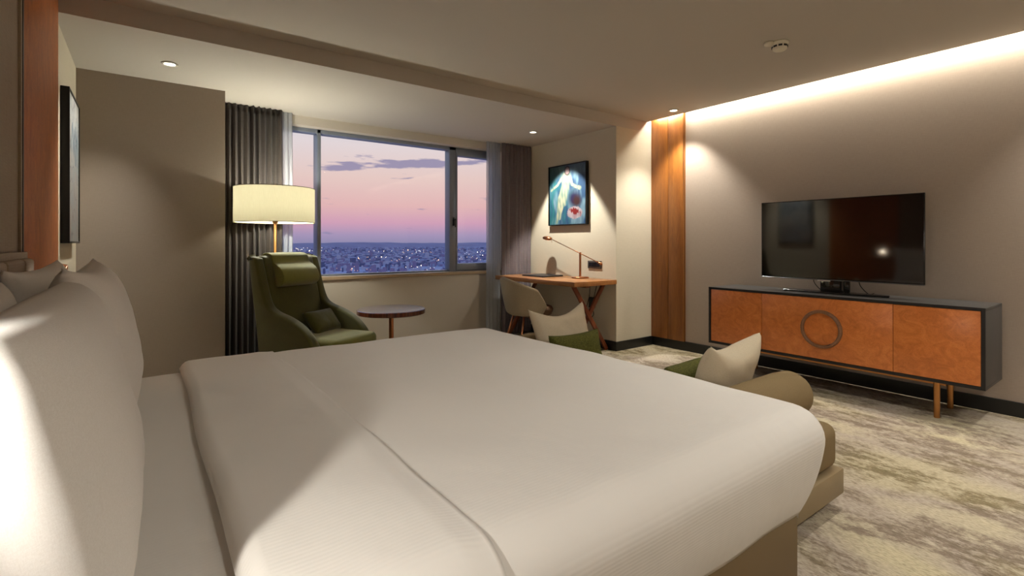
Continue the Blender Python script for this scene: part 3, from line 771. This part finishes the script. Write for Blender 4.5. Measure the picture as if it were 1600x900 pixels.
for zz in (1.347, 1.645):
    rm.tube([(sr*math.cos(2*PI*k/72), sr*math.sin(2*PI*k/72), zz) for k in range(73)], .003, 6)
for k in range(3):
    a = 2*PI*k/3+.5; rm.tube([(0, 0, 1.642), (sr*math.cos(a), sr*math.sin(a), 1.642)], .0025, 6)
rm.build('shade_rim', plain('dark_trim', srgb(96, 84, 50), .6), fl, smooth=True)
M_bulb = emit('lamp_bulb', (1, .86, .6, 1), 12)
MB().lathe([(0, 1.40), (.02, 1.41), (.032, 1.45), (.03, 1.48), (.015, 1.505), (0, 1.51)], n=20).build('bulb', M_bulb, fl, smooth=True)
l = bpy.data.lights.new('floor_lamp_light', 'POINT'); l.energy = 44; l.color = (1, .97, .82); l.shadow_soft_size = .05
o = bpy.data.objects.new('floor_lamp_light', l); C.objects.link(o); o.location = (.912, 4.73, 1.56)

# ------------------------------------------------------------------ green armchair
AP = R(-59.2); AC = Vector((1.104, 4.095, 0))
ac = thing('armchair', 'high backed olive green velvet armchair with headrest pillow by the window', 'armchair', AC, AP)
prof = [(-.27, .10), (-.29, .4), (-.385, 1.02), (-.375, 1.06), (-.32, 1.055), (-.295, 1.0), (-.25, .84), (-.20, .71), (-.13, .655), (.0, .615), (.13, .555), (.235, .46), (.30, .34), (.318, .22), (.318, .10)]
pc = [(v.x, v.y) for v in catmull([(a, b, 0) for a, b in prof], 4)]
for s in (-1, 1):
    y0, y1 = (.24, .322) if s > 0 else (-.322, -.24)
    MB().prism(pc, 'y', y0, y1, .02, 3).build('armrest', M_green, ac, auto=50)
bp = [(-.275, .12), (-.295, .4), (-.385, 1.03), (-.375, 1.068), (-.34, 1.07), (-.30, 1.05), (-.22, .72), (-.15, .44), (-.13, .40), (-.13, .12)]
MB().prism(bp, 'y', -.25, .25, .018, 3).build('backrest', M_green, ac, auto=50)
MB().box((-.16, -.242, .22), (.40, .242, .462), .045, 4).build('seat', M_green_l, ac, auto=60)
MB().box((-.26, -.26, .10), (.30, .26, .24), .01).build('seat_frame', M_green, ac, auto=40)
for sx in (-1, 1):
    for sy in (-1, 1):
        MB().tube([(sx*.23, sy*.24, .11), (sx*.26, sy*.26, 0)], [.02, .012], 14).build('leg', M_walnut, ac, smooth=True)
hp = [(-.405, .88), (-.408, 1.05), (-.39, 1.085), (-.34, 1.092), (-.295, 1.07), (-.275, 1.02), (-.245, 1.00), (-.195, .965), (-.165, .91), (-.17, .86), (-.21, .83), (-.25, .835), (-.28, .93), (-.305, 1.04), (-.34, 1.074), (-.375, 1.07), (-.392, 1.04), (-.39, .88)]
hpc = [(v.x, v.y) for v in catmull([(a, b, 0) for a, b in hp], 3, True)]
MB().prism(hpc, 'y', -.185, .185, .006, 2).build('headrest_pillow', M_green_l, ac, auto=60)
d_ = Vector((math.cos(AP), math.sin(AP), 0))
lc = pillow_mesh('cushion', .32, .21, .10, M_green, 31, pinch=.06, ears=.03, wr=.003)
lc.rotation_euler = (R(-38), 0, AP+R(90)+R(6)); lc.location = AC+d_*(-.045)+Vector((-d_.y, d_.x, 0))*.10+Vector((0, 0, .53))
tagp(lc, 'olive green lumbar cushion resting inside the armchair', 'cushion')

# ------------------------------------------------------------------ side table
st = thing('side_table', 'round side table with dark wood top and copper stem beside the armchair', 'side table', (1.78, 4.25, 0))
MB().lathe([(0, .578), (.292, .578), (.30, .574), (.30, .54), (.292, .535), (0, .535)], n=72).build('tabletop', M_rim, st, auto=40)
m_tt = wood('veined_stone_top', srgb(92, 72, 62), srgb(128, 110, 98), srgb(168, 154, 142), (2, 6, 2), .18, coat=.5)
MB().lathe([(0, .5795), (.29, .5795), (.291, .5785)], n=72).build('top_inlay', m_tt, st, auto=40)
MB().tube([(0, 0, .02), (0, 0, .536)], .021, 24).build('stem', M_copper, st, auto=50)
MB().lathe([(0, 0), (.19, 0), (.192, .008), (.185, .016), (.03, .022), (0, .022)], n=56).build('table_base', M_copper, st, smooth=True)

# ------------------------------------------------------------------ the city outside
ZG = -128
M_ground = plain('city_ground', srgb(140, 148, 190), .95, var=.25, vscale=.01)  # light bluish: distance haze put into the ground colour
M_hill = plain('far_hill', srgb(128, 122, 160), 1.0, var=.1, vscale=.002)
gr = MB().box((-4000, 300, ZG-5), (20000, 20000, ZG)).build('city_ground', M_ground); gr['kind'] = 'structure'
def hillf(a, b):
    x = -2500+20000*a; h = 128+45*noise.noise(Vector((a*9, 0, 2)))+22*noise.noise(Vector((a*31, 0, 5)))
    return (x, 13500+3000*b, ZG+max(0, h)*math.sin(PI*b)**.7+b*8)
hl_ = MB().grid(hillf, 160, 8).build('hills', M_hill, smooth=True); hl_['kind'] = 'structure'
def bmat(name, col):
    return plain(name, col, .9)
BM = [bmat('facade_blue_grey', srgb(150, 158, 196)), bmat('facade_pale', srgb(176, 178, 206)), bmat('facade_dark', srgb(96, 100, 140)), bmat('facade_mauve', srgb(140, 128, 166))]  # close bluish tones: distance haze put into the facade colours
rnd = random.Random(5)
def city_pt(rmin, rmax):
    az = R(rnd.uniform(3, 46)); r = rmin*(rmax/rmin)**(rnd.random()**.8)
    return r*math.sin(az), r*math.cos(az), r
protos = []
for k in range(8):
    w, d, h = [(14, 12, 14), (18, 14, 20), (12, 12, 26), (24, 12, 16), (16, 16, 12), (20, 12, 24), (12, 14, 18), (22, 16, 30)][k]
    b = MB().box((-w/2, -d/2, -3), (w/2, d/2, h)).box((-w*.3, -d*.25, h), (w*.1, d*.2, h+2.5)).box((w*.2, -d*.4, h), (w*.3, -d*.2, h+1.6))
    me = bpy.data.meshes.new('building'); b.b.to_mesh(me); b.b.free(); me.materials.append(BM[k % 4]); protos.append(me)
used = []
for i in range(260):
    for tr_ in range(200):
        x, y, r = city_pt(1750, 2700)
        if all((x-a)**2+(y-b)**2 > 26**2 for a, b in used): break
    used.append((x, y))
    o = bpy.data.objects.new('building', protos[rnd.randrange(8)]); C.objects.link(o)
    o.location = (x, y, ZG); o.rotation_euler = (0, 0, rnd.uniform(0, PI)); s_ = rnd.uniform(.55, .85); o.scale = (s_, s_, rnd.uniform(.6, 1.1))
    tagp(o, 'small hazy blue block in the dusk city beyond the window', 'building', 'distant city blocks seen through the window')
far = MB().b
for i in range(12500):
    x, y, r = city_pt(2720, 13000) if i < 11000 else city_pt(600, 1700)
    w = rnd.uniform(10, 26)*(1+r/12000); h = rnd.uniform(7, 20)*(1.0 if rnd.random() > .03 else 2.3)
    a = rnd.uniform(0, PI); M = Matrix.Translation((x, y, ZG)) @ Matrix.Rotation(a, 4, 'Z')
    c = [M @ Vector((sx*w/2, sy*w*.4, zz)) for zz in (0, h) for sx, sy in ((-1, -1), (1, -1), (1, 1), (-1, 1))]
    vs = [far.verts.new(v) for v in c]; mi = rnd.randrange(4)
    for f in ((4, 5, 6, 7), (0, 1, 5, 4), (1, 2, 6, 5), (2, 3, 7, 6), (3, 0, 4, 7)): far.faces.new([vs[q_] for q_ in f]).material_index = mi
me = bpy.data.meshes.new('distant_city'); far.to_mesh(me); far.free()
fo_ = link('distant_city', me)
for k in range(4): me.materials.append(BM[k])
tagp(fo_, 'mass of tiny rooftops filling the plain towards the horizon', 'city', None, 'stuff')
for k, (col, st_, n_) in enumerate((((1, .85, .7, 1), 3.2, 120), ((1, .55, .35, 1), 2.4, 110), ((.85, .9, 1, 1), 3, 50))):
    mb = MB()
    for i in range(n_):
        if i % 5 == 0: cx, cy, cr = city_pt(1900, 7500)
        f_r = cr/1000; x = cx+rnd.gauss(0, 14*f_r); y = cy+rnd.gauss(0, 40*f_r)
        s_ = (.8 if rnd.random() > .1 else 1.7)*math.hypot(x, y)/1500*.95
        q2 = bmesh.new(); bmesh.ops.create_icosphere(q2, subdivisions=1, radius=s_)
        mb._merge(q2, Matrix.Translation((x, y, ZG+rnd.uniform(10, 24)+5*f_r)))
    tagp(mb.build('city_lights', emit('city_light_%s' % 'abc'[k], col, st_)), ['warm white', 'orange', 'cool white'][k]+' street lights scattered over the dusk city', 'street lights', None, 'stuff')
